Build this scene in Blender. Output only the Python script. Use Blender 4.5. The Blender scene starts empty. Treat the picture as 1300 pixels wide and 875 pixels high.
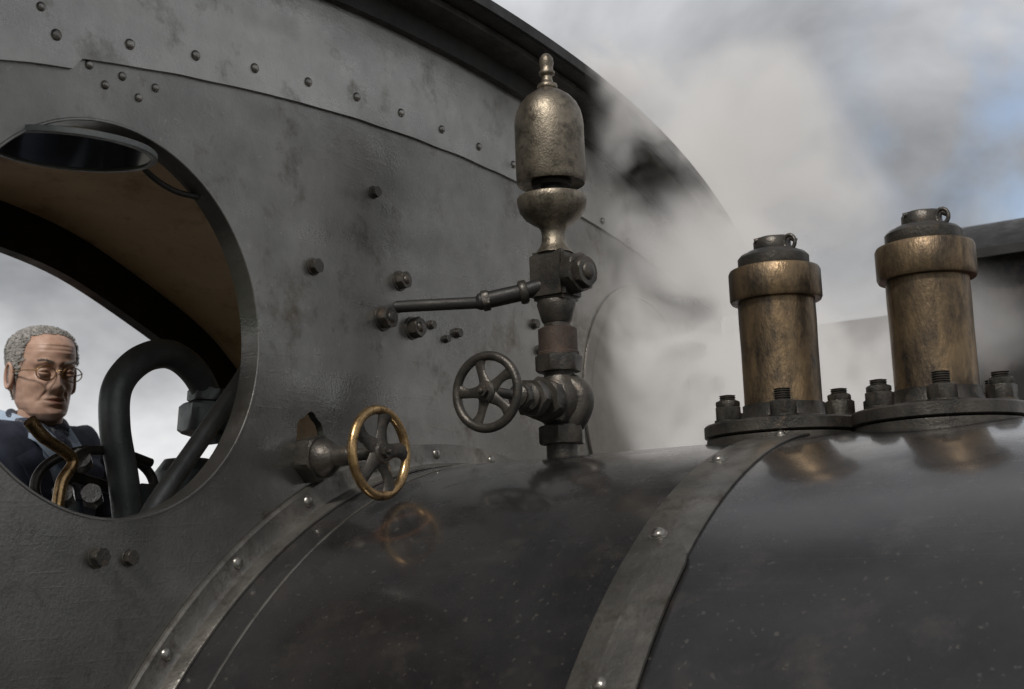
import bpy, bmesh, math, random
from mathutils import Vector, Matrix, noise
random.seed(7)
rad=math.radians
scene=bpy.context.scene
scene.view_settings.view_transform='Standard'
scene.view_settings.look='None'
scene.view_settings.exposure=0

# ------------------------------------------------------------------ materials
def N(nt,t,**k):
    n=nt.nodes.new(t)
    for a,b in k.items():
        if a in n.inputs.keys(): n.inputs[a].default_value=b
        else: setattr(n,a,b)
    return n
def metal(name,c1,c2,metallic=.6,r1=.35,r2=.55,scale=6,bump=.15,bscale=60,c3=None,c3amt=.5,dents=0,stretch=(1,1,1),speck=0,coat=0,spec=.5,extra=None,speckcol=(.42,.38,.32),smear=0):
    m=bpy.data.materials.new(name); m.use_nodes=True; nt=m.node_tree; nt.nodes.clear(); L=nt.links.new
    out=N(nt,'ShaderNodeOutputMaterial'); b=N(nt,'ShaderNodeBsdfPrincipled'); L(b.outputs[0],out.inputs[0])
    tc=N(nt,'ShaderNodeTexCoord'); mp=N(nt,'ShaderNodeMapping'); mp.inputs['Scale'].default_value=stretch
    L(tc.outputs['Object'],mp.inputs[0])
    def noi(sc,det=5,rough=.6,src=None,dist=0):
        n=N(nt,'ShaderNodeTexNoise'); n.inputs['Scale'].default_value=sc; n.inputs['Detail'].default_value=det; n.inputs['Roughness'].default_value=rough; n.inputs['Distortion'].default_value=dist
        L((src or mp).outputs[0] if src else mp.outputs[0],n.inputs['Vector']); return n
    def ramp(src,a,b_,ca=(0,0,0,1),cb=(1,1,1,1)):
        r=N(nt,'ShaderNodeValToRGB'); r.color_ramp.elements[0].position=a; r.color_ramp.elements[1].position=b_
        r.color_ramp.elements[0].color=ca; r.color_ramp.elements[1].color=cb; L(src,r.inputs[0]); return r
    n1=noi(scale,7,.68); r=ramp(n1.outputs[0],.34,.66,(*c1,1),(*c2,1)); col=r.outputs[0]
    def mix(fac,a,b_):
        x=N(nt,'ShaderNodeMix',data_type='RGBA'); L(fac,x.inputs[0]); L(a,x.inputs[6])
        if isinstance(b_,tuple): x.inputs[7].default_value=(*b_,1)
        else: L(b_,x.inputs[7])
        return x.outputs[2]
    if c3:
        n3=noi(scale*2.7,7,.72); f=ramp(n3.outputs[0],.62-.3*c3amt,.78-.2*c3amt); col=mix(f.outputs[0],col,c3)
    if speck:
        n4=noi(scale*28,2,.6); f=ramp(n4.outputs[0],.66,.71); mm=N(nt,'ShaderNodeMath',operation='MULTIPLY'); L(f.outputs[0],mm.inputs[0]); mm.inputs[1].default_value=speck
        col=mix(mm.outputs[0],col,speckcol)
    if extra: col=extra(nt,tc,mix,ramp,col)
    L(col,b.inputs['Base Color'])
    b.inputs['Metallic'].default_value=metallic
    b.inputs['Specular IOR Level'].default_value=spec
    n2=noi(scale*1.7,6,.72); mr=N(nt,'ShaderNodeMapRange'); mr.inputs[1].default_value=.34; mr.inputs[2].default_value=.66; mr.inputs[3].default_value=r1; mr.inputs[4].default_value=r2
    L(n2.outputs[0],mr.inputs[0]); rough=mr.outputs[0]
    if smear:
        sm=N(nt,'ShaderNodeMapping'); sm.inputs['Scale'].default_value=(1,1.2,7); sm.inputs['Rotation'].default_value=(.35,0,0); L(tc.outputs['Object'],sm.inputs[0])
        n5=N(nt,'ShaderNodeTexNoise'); n5.inputs['Scale'].default_value=2.4; n5.inputs['Detail'].default_value=5; L(sm.outputs[0],n5.inputs['Vector'])
        m5=N(nt,'ShaderNodeMapRange'); m5.inputs[1].default_value=.35; m5.inputs[2].default_value=.65; m5.inputs[3].default_value=-smear; m5.inputs[4].default_value=smear; L(n5.outputs[0],m5.inputs[0])
        a5=N(nt,'ShaderNodeMath',operation='ADD'); L(rough,a5.inputs[0]); L(m5.outputs[0],a5.inputs[1]); rough=a5.outputs[0]
    L(rough,b.inputs['Roughness'])
    if coat: b.inputs['Coat Weight'].default_value=coat; b.inputs['Coat Roughness'].default_value=.12
    nb=noi(bscale,3,.65); bp=N(nt,'ShaderNodeBump'); bp.inputs['Strength'].default_value=bump; bp.inputs['Distance'].default_value=.002
    L(nb.outputs[0],bp.inputs['Height'])
    if dents:
        nd=noi(5,2,.5); bd=N(nt,'ShaderNodeBump'); bd.inputs['Strength'].default_value=dents; bd.inputs['Distance'].default_value=.02
        L(nd.outputs[0],bd.inputs['Height']); 
        v=N(nt,'ShaderNodeTexVoronoi'); v.inputs['Scale'].default_value=11; v.inputs['Randomness'].default_value=1; L(mp.outputs[0],v.inputs['Vector'])
        vr=N(nt,'ShaderNodeMapRange'); vr.inputs[1].default_value=.0; vr.inputs[2].default_value=.13; L(v.outputs['Distance'],vr.inputs[0])
        bv=N(nt,'ShaderNodeBump'); bv.inputs['Strength'].default_value=.4; bv.inputs['Distance'].default_value=.0016; L(vr.outputs[0],bv.inputs['Height']); L(bd.outputs[0],bv.inputs['Normal'])
        ms=N(nt,'ShaderNodeMapping'); ms.inputs['Scale'].default_value=(1,3,55); ms.inputs['Rotation'].default_value=(.5,0,0); L(tc.outputs['Object'],ms.inputs[0])
        ns=N(nt,'ShaderNodeTexNoise'); ns.inputs['Scale'].default_value=3; ns.inputs['Detail'].default_value=3; L(ms.outputs[0],ns.inputs['Vector'])
        sr=ramp(ns.outputs[0],.62,.66); bs=N(nt,'ShaderNodeBump'); bs.inputs['Strength'].default_value=.13; bs.inputs['Distance'].default_value=.001; L(sr.outputs[0],bs.inputs['Height']); L(bv.outputs[0],bs.inputs['Normal'])
        L(bs.outputs[0],bp.inputs['Normal'])
    L(bp.outputs[0],b.inputs['Normal'])
    return m
def ring_stain(nt,tc,mix,ramp,col):
    d=N(nt,'ShaderNodeVectorMath',operation='DISTANCE'); nt.links.new(tc.outputs['Object'],d.inputs[0]); d.inputs[1].default_value=(.197,-.402,-.252)
    r=N(nt,'ShaderNodeValToRGB'); e=r.color_ramp.elements; e[0].position=.026; e[0].color=(0,0,0,1); e[1].position=.034; e[1].color=(.4,.4,.4,1); x=e.new(.04); x.color=(.08,.08,.08,1); x=e.new(.05); x.color=(0,0,0,1)
    nt.links.new(d.outputs['Value'],r.inputs[0]); return mix(r.outputs[0],col,(.16,.085,.05))
M={}
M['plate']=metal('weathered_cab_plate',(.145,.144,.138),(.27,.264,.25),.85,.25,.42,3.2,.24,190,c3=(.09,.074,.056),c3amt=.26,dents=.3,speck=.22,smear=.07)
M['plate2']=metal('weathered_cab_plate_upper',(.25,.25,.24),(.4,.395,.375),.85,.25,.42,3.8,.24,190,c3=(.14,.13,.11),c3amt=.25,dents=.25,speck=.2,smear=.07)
M['boiler']=metal('boiler_black_paint',(.018,.018,.02),(.042,.040,.040),.35,.16,.36,4.5,.13,220,c3=(.06,.054,.048),c3amt=.24,dents=.12,speck=.12,coat=.85,extra=ring_stain,smear=.06)
M['strap']=metal('boiler_band_metal',(.10,.098,.092),(.2,.19,.172),.7,.26,.48,9,.4,140,c3=(.065,.055,.045),c3amt=.35,speck=.2)
M['iron']=metal('oily_iron',(.035,.034,.032),(.10,.09,.078),.6,.26,.5,22,.4,260,c3=(.12,.09,.065),c3amt=.22)
M['nut']=metal('worn_nut_steel',(.17,.165,.155),(.34,.325,.3),.85,.2,.4,40,.25,300,c3=(.08,.06,.045),c3amt=.3)
M['rust']=metal('rusty_pipe',(.045,.03,.024),(.085,.055,.042),.3,.5,.75,30,.5,250,c3=(.04,.036,.032),c3amt=.5)
M['bronze']=metal('tarnished_bronze',(.14,.12,.096),(.31,.27,.21),.8,.3,.5,14,.4,300,c3=(.06,.052,.042),c3amt=.5,speck=.15)
M['valve']=metal('valve_brass',(.13,.094,.06),(.30,.21,.118),.8,.3,.52,10,.4,260,c3=(.05,.042,.035),c3amt=.66,stretch=(1,1,.45),speck=.06)
M['brass']=metal('polished_brass',(.34,.225,.11),(.55,.37,.18),.95,.2,.4,20,.15,300,c3=(.11,.065,.035),c3amt=.45)
M['black']=metal('black_steel',(.012,.012,.012),(.03,.028,.026),.3,.4,.65,10,.3,120)
M['lining']=metal('cab_ceiling_paint',(.55,.4,.25),(.72,.55,.37),0,.4,.6,2.5,.15,60,c3=(.32,.18,.09),c3amt=.35,speck=.3,speckcol=(.12,.06,.03))
M['pipe']=metal('grey_pipe',(.10,.11,.112),(.17,.18,.18),.4,.3,.5,20,.3,200)
M['pipe2']=metal('pale_pipe',(.16,.16,.155),(.26,.26,.25),.5,.35,.55,20,.3,200)
M['cover']=metal('window_cover_plate',(.16,.15,.14),(.26,.245,.225),.7,.3,.5,6,.25,120)
M['far']=metal('far_loco_paint',(.006,.006,.007),(.016,.014,.013),.1,.5,.8,2,.2,20,c3=(.08,.06,.05),c3amt=.35)
M['red']=metal('red_paint',(.3,.03,.03),(.45,.05,.04),0,.4,.5,8)
M['ballast']=metal('ballast',(.08,.075,.065),(.2,.19,.17),0,.8,.95,9,1.0,25,c3=(.05,.05,.03),c3amt=.4)
M['bank_green']=metal('added_bank_green',(.03,.045,.015),(.08,.09,.035),0,.8,.95,1.5,1.0,12,c3=(.10,.085,.045),c3amt=.4)
M['sleeper']=metal('timber_sleeper',(.05,.04,.03),(.1,.08,.06),0,.8,.9,8)
M['skin']=metal('skin',(.50,.31,.23),(.6,.4,.31),0,.42,.55,30,.15,250,c3=(.54,.28,.21),c3amt=.25)
M['lip']=metal('lips',(.42,.2,.16),(.46,.23,.18),0,.4,.5,30)
M['hair']=metal('grey_hair',(.18,.175,.17),(.55,.53,.5),0,.6,.8,160,.3,300)
M['jacket']=metal('navy_jacket',(.022,.028,.05),(.045,.055,.09),0,.75,.9,30,.6,300)
M['shirt']=metal('blue_shirt',(.35,.44,.58),(.42,.52,.66),0,.8,.9,30,.3,200)
M['scarf']=metal('patterned_scarf',(.014,.02,.038),(.07,.085,.12),0,.8,.9,60,.3,200,c3=(.5,.49,.49),c3amt=.2)
M['trouser']=metal('dark_trousers',(.02,.02,.025),(.04,.04,.045),0,.8,.9,30)
M['eye']=metal('eye_white',(.5,.48,.45),(.6,.58,.55),0,.15,.2,10,0)
M['iris']=metal('eye_iris',(.03,.02,.015),(.06,.04,.03),0,.1,.2,10,0)
g=bpy.data.materials.new('dark_glass'); g.use_nodes=True; b=g.node_tree.nodes['Principled BSDF']
b.inputs['Base Color'].default_value=(.02,.022,.02,1); b.inputs['Roughness'].default_value=.06; b.inputs['Metallic'].default_value=0.; b.inputs['IOR'].default_value=2.0
M['glass']=g

# ------------------------------------------------------------------ helpers
def empty(name,loc=(0,0,0)):
    e=bpy.data.objects.new(name,None); e.location=loc; e.empty_display_size=.05; scene.collection.objects.link(e); return e
def add(name,bm,mat,parent=None,smooth=True,ang=35):
    me=bpy.data.meshes.new(name); bm.normal_update(); bm.to_mesh(me); bm.free()
    ob=bpy.data.objects.new(name,me); scene.collection.objects.link(ob)
    for mm in (mat if isinstance(mat,list) else [mat]): me.materials.append(M[mm] if isinstance(mm,str) else mm)
    if smooth:
        me.polygons.foreach_set('use_smooth',[True]*len(me.polygons)); me.set_sharp_from_angle(angle=rad(ang))
    if parent:
        ob.parent=parent; ob.matrix_parent_inverse=Matrix.Translation(-Vector(parent.location))
    return ob
def align(axis):
    return Vector((0,0,1)).rotation_difference(Vector(axis).normalized()).to_matrix().to_4x4()
def lathe_bm(prof,loc=(0,0,0),axis=(0,0,1),seg=48,bm=None,spin=0):
    bm=bm or bmesh.new(); T=Matrix.Translation(loc)@align(axis)@Matrix.Rotation(spin,4,'Z'); rings=[]
    closed=len(prof)>3 and prof[0]==prof[-1]
    if closed: prof=prof[:-1]
    for r,z in prof:
        if r<1e-6: rings.append([bm.verts.new(T@Vector((0,0,z)))])
        else: rings.append([bm.verts.new(T@Vector((r*math.cos(2*math.pi*i/seg),r*math.sin(2*math.pi*i/seg),z))) for i in range(seg)])
    pairs=list(zip(rings,rings[1:]))
    if closed: pairs.append((rings[-1],rings[0]))
    for a,b in pairs:
        for i in range(seg):
            j=(i+1)%seg
            if len(a)==1 and len(b)==1: continue
            if len(a)==1: bm.faces.new((a[0],b[j],b[i]))
            elif len(b)==1: bm.faces.new((a[i],a[j],b[0]))
            else: bm.faces.new((a[i],a[j],b[j],b[i]))
    if not closed:
        if len(rings[0])>1: bm.faces.new(rings[0][::-1])
        if len(rings[-1])>1: bm.faces.new(rings[-1])
    return bm
def lathe(name,prof,mat,parent=None,loc=(0,0,0),axis=(0,0,1),seg=48,ang=35,spin=0):
    bm=lathe_bm(prof,loc,axis,seg,spin=spin); bmesh.ops.recalc_face_normals(bm,faces=bm.faces); return add(name,bm,mat,parent,True,ang)
def hexn(bm,loc,axis,r,h,spin=0,cham=.12):
    T=Matrix.Translation(loc)@align(axis)@Matrix.Rotation(spin,4,'Z'); seg=24
    def ring(z,lim):
        vs=[]
        for i in range(seg):
            a=2*math.pi*i/seg; k=((a+math.pi/6)%(math.pi/3))-math.pi/6
            rr=min(r*math.cos(math.pi/6)/math.cos(k),lim); vs.append(bm.verts.new(T@Vector((rr*math.cos(a),rr*math.sin(a),z))))
        return vs
    c=r*cham
    R=[ring(0,r*.9),ring(c*.6,r),ring(h-c*.6,r),ring(h,r*.88)]
    for a,b in zip(R,R[1:]):
        for i in range(seg):
            j=(i+1)%seg; bm.faces.new((a[i],a[j],b[j],b[i]))
    bm.faces.new(R[0][::-1]); bm.faces.new(R[-1])
def dome(bm,loc,axis,r,h,seg=20):
    prof=[(r*1.0,0)]+[(r*math.cos(t),h*math.sin(t)) for t in [math.pi/2*i/6 for i in range(1,6)]]+[(0,h)]
    lathe_bm(prof,loc,axis,seg,bm)
def catmull(P,n=8):
    P=[Vector(p) for p in P]; Q=[2*P[0]-P[1]]+P+[2*P[-1]-P[-2]]; o=[]
    for i in range(1,len(Q)-2):
        for k in range(n):
            t=k/n; a,b,c,d=Q[i-1:i+3]
            o.append(.5*((2*b)+(c-a)*t+(2*a-5*b+4*c-d)*t*t+(3*b-a-3*c+d)*t**3))
    o.append(P[-1]); return o
def sweep(bm,path,rads,seg=16,flat=1.0,closed=False,up=None):
    n=len(path); 
    if not isinstance(rads,(list,tuple)): rads=[rads]*n
    rads=list(rads)+[rads[-1]]*n
    rings=[]; prev=None
    for i,p in enumerate(path):
        if closed: t=(path[(i+1)%n]-path[i-1]).normalized()
        else: t=(path[min(i+1,n-1)]-path[max(i-1,0)]).normalized()
        if prev is None:
            u=Vector(up) if up else Vector((0,0,1)) 
            if abs(u.dot(t))>.95: u=Vector((1,0,0))
        else: u=prev
        u=(u-t*u.dot(t)).normalized(); prev=u; v=t.cross(u)
        rings.append([bm.verts.new(p+u*math.cos(2*math.pi*k/seg)*rads[i]*flat+v*math.sin(2*math.pi*k/seg)*rads[i]) for k in range(seg)])
    pr=list(zip(rings,rings[1:]))
    if closed: pr.append((rings[-1],rings[0]))
    for a,b in pr:
        for k in range(seg):
            j=(k+1)%seg; bm.faces.new((a[k],a[j],b[j],b[k]))
    if not closed: bm.faces.new(rings[0][::-1]); bm.faces.new(rings[-1])
def tube(name,pts,r,mat,parent,n=8,seg=18,smoothpath=True):
    bm=bmesh.new(); sweep(bm,catmull(pts,n) if smoothpath else [Vector(p) for p in pts],r,seg); bmesh.ops.recalc_face_normals(bm,faces=bm.faces); return add(name,bm,mat,parent,True,50)
def box(bm,lo,hi,bev=0):
    r=bmesh.ops.create_cube(bm,size=1); vs=r['verts']
    for v in vs: v.co=Vector([(lo[i]+hi[i])/2+v.co[i]*(hi[i]-lo[i]) for i in range(3)])
    if bev:
        es=list({e for v in vs for e in v.link_edges}); bmesh.ops.bevel(bm,geom=es,offset=bev,segments=2,affect='EDGES')
def boxo(name,lo,hi,mat,parent,bev=.003):
    bm=bmesh.new(); box(bm,lo,hi,bev); return add(name,bm,mat,parent)
def prism_yz(prof,x0,x1,bm=None):
    bm=bm or bmesh.new(); a=[bm.verts.new((x0,y,z)) for y,z in prof]; b=[bm.verts.new((x1,y,z)) for y,z in prof]; n=len(prof)
    for i in range(n):
        j=(i+1)%n; bm.faces.new((a[i],a[j],b[j],b[i]))
    bm.faces.new(a[::-1]); bm.faces.new(b); bmesh.ops.recalc_face_normals(bm,faces=bm.faces); return bm
def strip_yz(lower,upper,x0,x1):
    bm=bmesh.new(); rows=[]
    for (yl,zl),(yu,zu) in zip(lower,upper):
        rows.append([bm.verts.new((x0,yl,zl)),bm.verts.new((x0,yu,zu)),bm.verts.new((x1,yu,zu)),bm.verts.new((x1,yl,zl))])
    for a,b in zip(rows,rows[1:]):
        for k in range(4):
            j=(k+1)%4; bm.faces.new((a[k],a[j],b[j],b[k]))
    bm.faces.new(rows[0][::-1]); bm.faces.new(rows[-1]); bmesh.ops.recalc_face_normals(bm,faces=bm.faces); return bm
def boolean(ob,cut):
    md=ob.modifiers.new('b','BOOLEAN'); md.operation='DIFFERENCE'; md.solver='EXACT'; md.object=cut
    dg=bpy.context.evaluated_depsgraph_get(); me=bpy.data.meshes.new_from_object(ob.evaluated_get(dg)); ob.modifiers.clear(); ob.data=me
    bpy.data.objects.remove(cut,do_unlink=True)
def bake(ob):
    dg=bpy.context.evaluated_depsgraph_get(); me=bpy.data.meshes.new_from_object(ob.evaluated_get(dg)); ob.modifiers.clear(); ob.data=me
    me.polygons.foreach_set('use_smooth',[True]*len(me.polygons))

ZB=-.978; RB=.8295
def zr(y): return .618-.11*y*y-.08*y**4     # cab roof outline
def zseam(y): return .383-(y-.06)**2/8.4

# ================================================================== LOCOMOTIVE
loco=empty('steam_locomotive',(0,0,-2.6))
ys=[-1.12+2.24*i/80 for i in range(81)]
prof=[(y,zr(y)-.019) for y in ys]+[(1.12,-1.5),(-1.12,-1.5)]
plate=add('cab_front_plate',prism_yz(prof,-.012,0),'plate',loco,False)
for (y,z,r) in ((-.692,0,.24),(.692,0,.235)):
    c=lathe('cut',[(r,-.1),(r,.1)],'plate',None,(0,y,z),(1,0,0),128); boolean(plate,c)
bm=bmesh.new(); n=40; pr=[]
for i in range(n):
    a=2*math.pi*i/n; r=.031*(1+.18*noise.noise(Vector((math.cos(a)*1.6,math.sin(a)*1.6,3))))
    pr.append((-.352+r*math.cos(a)*.95,-.128+r*math.sin(a)*1.35))
c=add('cut',prism_yz(pr,-.1,.1),'plate',None); boolean(plate,c)
yy=[-1.119+2.238*i/160 for i in range(161)]
lo=[]
for y in yy:
    z=zseam(y)+.0016*noise.noise(Vector((y*14,0,0)))
    if y<-.760: z-=.014
    lo.append((y,z))
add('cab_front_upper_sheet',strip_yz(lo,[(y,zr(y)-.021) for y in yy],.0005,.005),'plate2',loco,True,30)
def annulus(name,r0,r1,x0,x1,y,z,mat):
    return lathe(name,[(r1,x0),(r1,x1-.001),(r1-.001,x1),(r0+.001,x1),(r0,x1-.001),(r0,x0),(r1,x0)],mat,loco,(0,y,z),(1,0,0),128)
annulus('window_rim',.2365,.2405,-.03,.0012,-.692,0,'plate')
annulus('window_frame_inner',.238,.262,-.024,-.0125,-.692,0,'black')
annulus('window_ring_far',.236,.262,.0005,.005,.692,0,'cover')
lathe('window_cover_far',[(.237,-.006),(.237,.0015),(.2,.004),(0,.006)],'cover',loco,(0,.692,0),(1,0,0),96)
bm=bmesh.new()
for i in range(-3,17):
    ph=rad(-13.689+1.904*i); y=3.3546*math.sin(ph); z=-2.9393+3.3546*math.cos(ph)
    if y>1.08: break
    dome(bm,(.005,y,z),(1,0,0),.0072,.005)
for y,z in [(-.816,.347),(-.742,.301),(-.718,.283),(-.692,.302),(-.666,.282),(-.639,.303)]:
    dome(bm,(.0 if z<.32 else .005,y,z),(1,0,0),.0058,.0045)
for i in range(14):
    z=-.3-i*.09
    for s in(-1,1): dome(bm,(0,s*1.09,z),(1,0,0),.006,.005)
add('plate_rivets',bm,'nut',loco)
bm=bmesh.new()
for y,z,r,h in [(-.140,.137,.0145,.013),(-.184,.071,.0175,.016),(-.110,.066,.0165,.016),(.011,.074,.008,.008),(-.201,.266,.009,.008),(-.343,.124,.0115,.01),(.258,.123,.009,.008),(.276,.077,.009,.008),(-.719,-.281,.0115,.011),(-.672,-.282,.0095,.008),(-.06,.078,.007,.006),(-.02,.06,.006,.006)]:
    lathe_bm([(r*1.12,0),(r*1.12,.002),(r*1.05,.0025)],(0,y,z),(1,0,0),24,bm)
    hexn(bm,(.002,y,z),(1,0,0),r,h,random.random())
    if r>.012: dome(bm,(.002+h,y,z),(1,0,0),r*.5,.004)
bmesh.ops.recalc_face_normals(bm,faces=bm.faces)
add('plate_bolts',bm,'iron',loco)
add('roof_angle_iron',strip_yz([(y,zr(y)-.07) for y in yy],[(y,zr(y)-.022) for y in yy],.0055,.02),'black',loco)
add('roof_angle_flange',strip_yz([(y,zr(y)-.032) for y in yy],[(y,zr(y)-.020) for y in yy],.0205,.07),'iron',loco)
yr=[-1.2+2.4*i/120 for i in range(121)]
add('cab_roof',strip_yz([(y,zr(y)-.018) for y in yr],[(y,zr(y)) for y in yr],-1.442,.10),'black',loco)
add('cab_roof_lip',strip_yz([(y,zr(y)-.016) for y in yr],[(y,zr(y)+.003) for y in yr],.1005,.106),'black',loco)
AR=[(0,.595),(.15,.59),(.38,.547),(.64,.447),(.8,.37),(.9,.30),(1.0,.2),(1.035,.08),(1.045,-.2),(1.05,-1.45)]
half=[(p.y,p.z) for p in catmull([(0,y,z) for y,z in AR],6)]
top=[q for q in half if q[1]>.18]
full=[(-y,z) for y,z in half[::-1]]+half[1:]
ceil=[(-y,z) for y,z in top[::-1]]+half[1:]
def offs(P,d):
    o=[]
    for i,(y,z) in enumerate(P):
        a=P[max(i-1,0)];b_=P[min(i+1,len(P)-1)]; t=Vector((b_[0]-a[0],b_[1]-a[1])).normalized(); o.append((y+t.y*d,z-t.x*d))
    return o
add('cab_lining',strip_yz(ceil,offs(ceil,-.004),-1.4,-.03),'lining',loco)
add('cab_rear_arch',strip_yz(offs(full,.11),offs(full,-.09),-1.44,-1.402),'black',loco)
boxo('cab_side_sheet',(-1.4,1.1,-1.5),(-.0125,1.12,.28),'plate',loco,.002)
boxo('cab_side_sheet_lower',(-1.4,-1.12,-1.5),(-.0125,-1.1,-.42),'plate',loco,.002)
boxo('cab_side_sheet_front',(-.3,-1.12,-.418),(-.0125,-1.1,.28),'plate',loco,.002)
boxo('footplate',(-1.45,-1.15,-1.46),(-.0,1.15,-1.42),'iron',loco)
boxo('rear_footplate',(-2.8,-1.15,-1.54),(-1.452,1.15,-1.50),'iron',loco)
def xl(name,prof,mat,seg=160,ang=35): return lathe(name,prof,mat,loco,(0,0,ZB),(1,0,0),seg,ang)
xl('boiler_barrel',[(.3,.001),(RB,.001)]+[(RB,.001+i*.1) for i in range(1,27)]+[(.3,2.61)],'boiler')
xl('smokebox',[(.3,2.612),(RB+.02,2.612),(RB+.02,3.4),(RB,3.42),(.5,3.44),(.48,3.5),(.3,3.54),(0,3.55)],'black')
xl('boiler_flange_ring',[(RB+.0008,.0006),(RB+.037,.0006),(RB+.037,.006),(RB+.034,.0085),(RB+.012,.0095),(RB+.006,.013),(RB+.005,.032),(RB+.0035,.034),(RB+.0008,.034),(RB+.0008,.0006)],'strap')
xl('boiler_band',[(RB+.0005,.553),(RB+.0025,.553),(RB+.0035,.5545),(RB+.0035,.6235),(RB+.0025,.625),(RB+.0005,.625),(RB+.0005,.553)],'strap')
xl('boiler_clad_edge',[(RB+.0003,.082),(RB+.0018,.083),(RB+.0018,.085),(RB+.0003,.086),(RB+.0003,.082)],'strap')
xl('boiler_band_front',[(RB+.0005,1.5),(RB+.0035,1.5),(RB+.0035,1.57),(RB+.0005,1.57),(RB+.0005,1.5)],'strap')
bm=bmesh.new(); rows=[]
for i in range(60):
    a=rad(-34.5-i*1.2); w=.023*min(1,math.sqrt(max(0,(i+.15)/1.6)) if i<2 else 1)
    rows.append([bm.verts.new((x,r*math.sin(a),ZB+r*math.cos(a))) for x,r in ((.607-w,RB+.003),(.607-w,RB+.0065),(.607+w,RB+.0065),(.607+w,RB+.003))])
for a,b_ in zip(rows,rows[1:]):
    for k in range(4): bm.faces.new((a[k],a[(k+1)%4],b_[(k+1)%4],b_[k]))
bm.faces.new(rows[0][::-1]); bm.faces.new(rows[-1]); bmesh.ops.recalc_face_normals(bm,faces=bm.faces)
add('band_clamp_strap',bm,'strap',loco)
bm=bmesh.new()
def onb(x,deg,h=0): a=rad(deg); return (x,(RB+h)*math.sin(a),ZB+(RB+h)*math.cos(a)),(0,math.sin(a),math.cos(a))
for x,d,r in [(.574,-19,.0085),(.578,-33,.0085),(.59,-7,.007),(.59,-48,.008)]:
    p,a=onb(x,d,.0035); lathe_bm([(r*1.25,0),(r*1.2,.001)],p,a,20,bm); dome(bm,Vector(p)+Vector(a)*.001,a,r,.006)
for i in range(-2,7):
    a=rad(-36.2+10.6*i-(0)); rr=RB+.021; dome(bm,(.008,rr*math.sin(a),ZB+rr*math.cos(a)),(1,0,0),.0085,.006)
bmesh.ops.recalc_face_normals(bm,faces=bm.faces)
add('boiler_rivets',bm,'nut',loco)
lathe('chimney',[(.26,-.02),(.2,.05),(.17,.12),(.165,.45),(.19,.5),(.21,.53),(.2,.57),(.15,.57),(.15,.1)],'black',loco,(3.0,0,ZB+RB+.02))
boxo('running_board',(.0,-1.15,-1.52),(3.6,1.15,-1.47),'iron',loco)
boxo('frame',(-2.2,-.6,-2.1),(3.7,.6,-1.55),'black',loco)
boxo('buffer_beam',(3.71,-1.15,-1.95),(3.77,1.15,-1.5),'red',loco)
for x in (-1.2,.6,2.3):
    for s in (-1,1):
        lathe('wheel',[(.1,.0),(.5,.0),(.5,.03),(.47,.035),(.47,.13),(.4,.13),(.4,.07),(.12,.07),(.12,.15),(0,.15)],'black',loco,(x,s*.68,-2.1),(0,s,0),48)

hw=empty('valve_handwheel',(0,-.355,-.152))
P=(0,-.356,-.152)
bm=bmesh.new(); hexn(bm,(-.004,P[1],P[2]),(1,0,0),.034,.03,.3); bmesh.ops.recalc_face_normals(bm,faces=bm.faces); add('gland_nut',bm,'iron',hw)
lathe('gland_cone',[(.027,0),(.027,.006),(.02,.018),(.0135,.024),(.0135,.05),(.0105,.056),(.0085,.06),(.0085,.105)],'iron',hw,(.026,P[1],P[2]),(1,0,0),32)
def wheel(par,c,axis,R,tr,rimmat,spmat,ns=5,rot=.3,spw=.009,bow=0):
    T=Matrix.Translation(c)@align(axis)
    bm=bmesh.new(); sweep(bm,[T@Vector((R*math.cos(2*math.pi*i/72),R*math.sin(2*math.pi*i/72),0)) for i in range(72)],tr,14,1.0,True); bmesh.ops.recalc_face_normals(bm,faces=bm.faces)
    add('rim',bm,rimmat,par,True,60)
    bm=bmesh.new()
    for k in range(ns):
        a=rot+2*math.pi*k/ns; pts=[];rs=[]
        for i in range(9):
            t=i/8; r=.006+t*(R-.006); aa=a+.10*math.sin(t*math.pi)
            pts.append(T@Vector((r*math.cos(aa),r*math.sin(aa),-bow*(1-t)**2))); rs.append(spw*(1.0-.42*math.sin(t*math.pi*.95)))
        sweep(bm,pts,rs,12,.4,up=Vector(axis))
    bmesh.ops.recalc_face_normals(bm,faces=bm.faces); add('spokes',bm,spmat,par,True,60)
    lathe('hub',[(.013,-.008-bow),(.0155,-.004-bow),(.0155,.005),(.013,.008),(.006,.009)],spmat,par,c,axis,28)
    bm=bmesh.new(); hexn(bm,Vector(c)+Vector(axis).normalized()*.008,axis,.0085,.007,.4); bmesh.ops.recalc_face_normals(bm,faces=bm.faces); add('hub_nut',bm,spmat,par)
    lathe('spindle_end',[(.0035,0),(.0035,.0035),(.002,.005)],spmat,par,Vector(c)+Vector(axis).normalized()*.015,axis,16)
wheel(hw,(.125,P[1],P[2]),(1,0,0),.0575,.0066,'brass','iron',5,.35,.0165)

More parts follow.
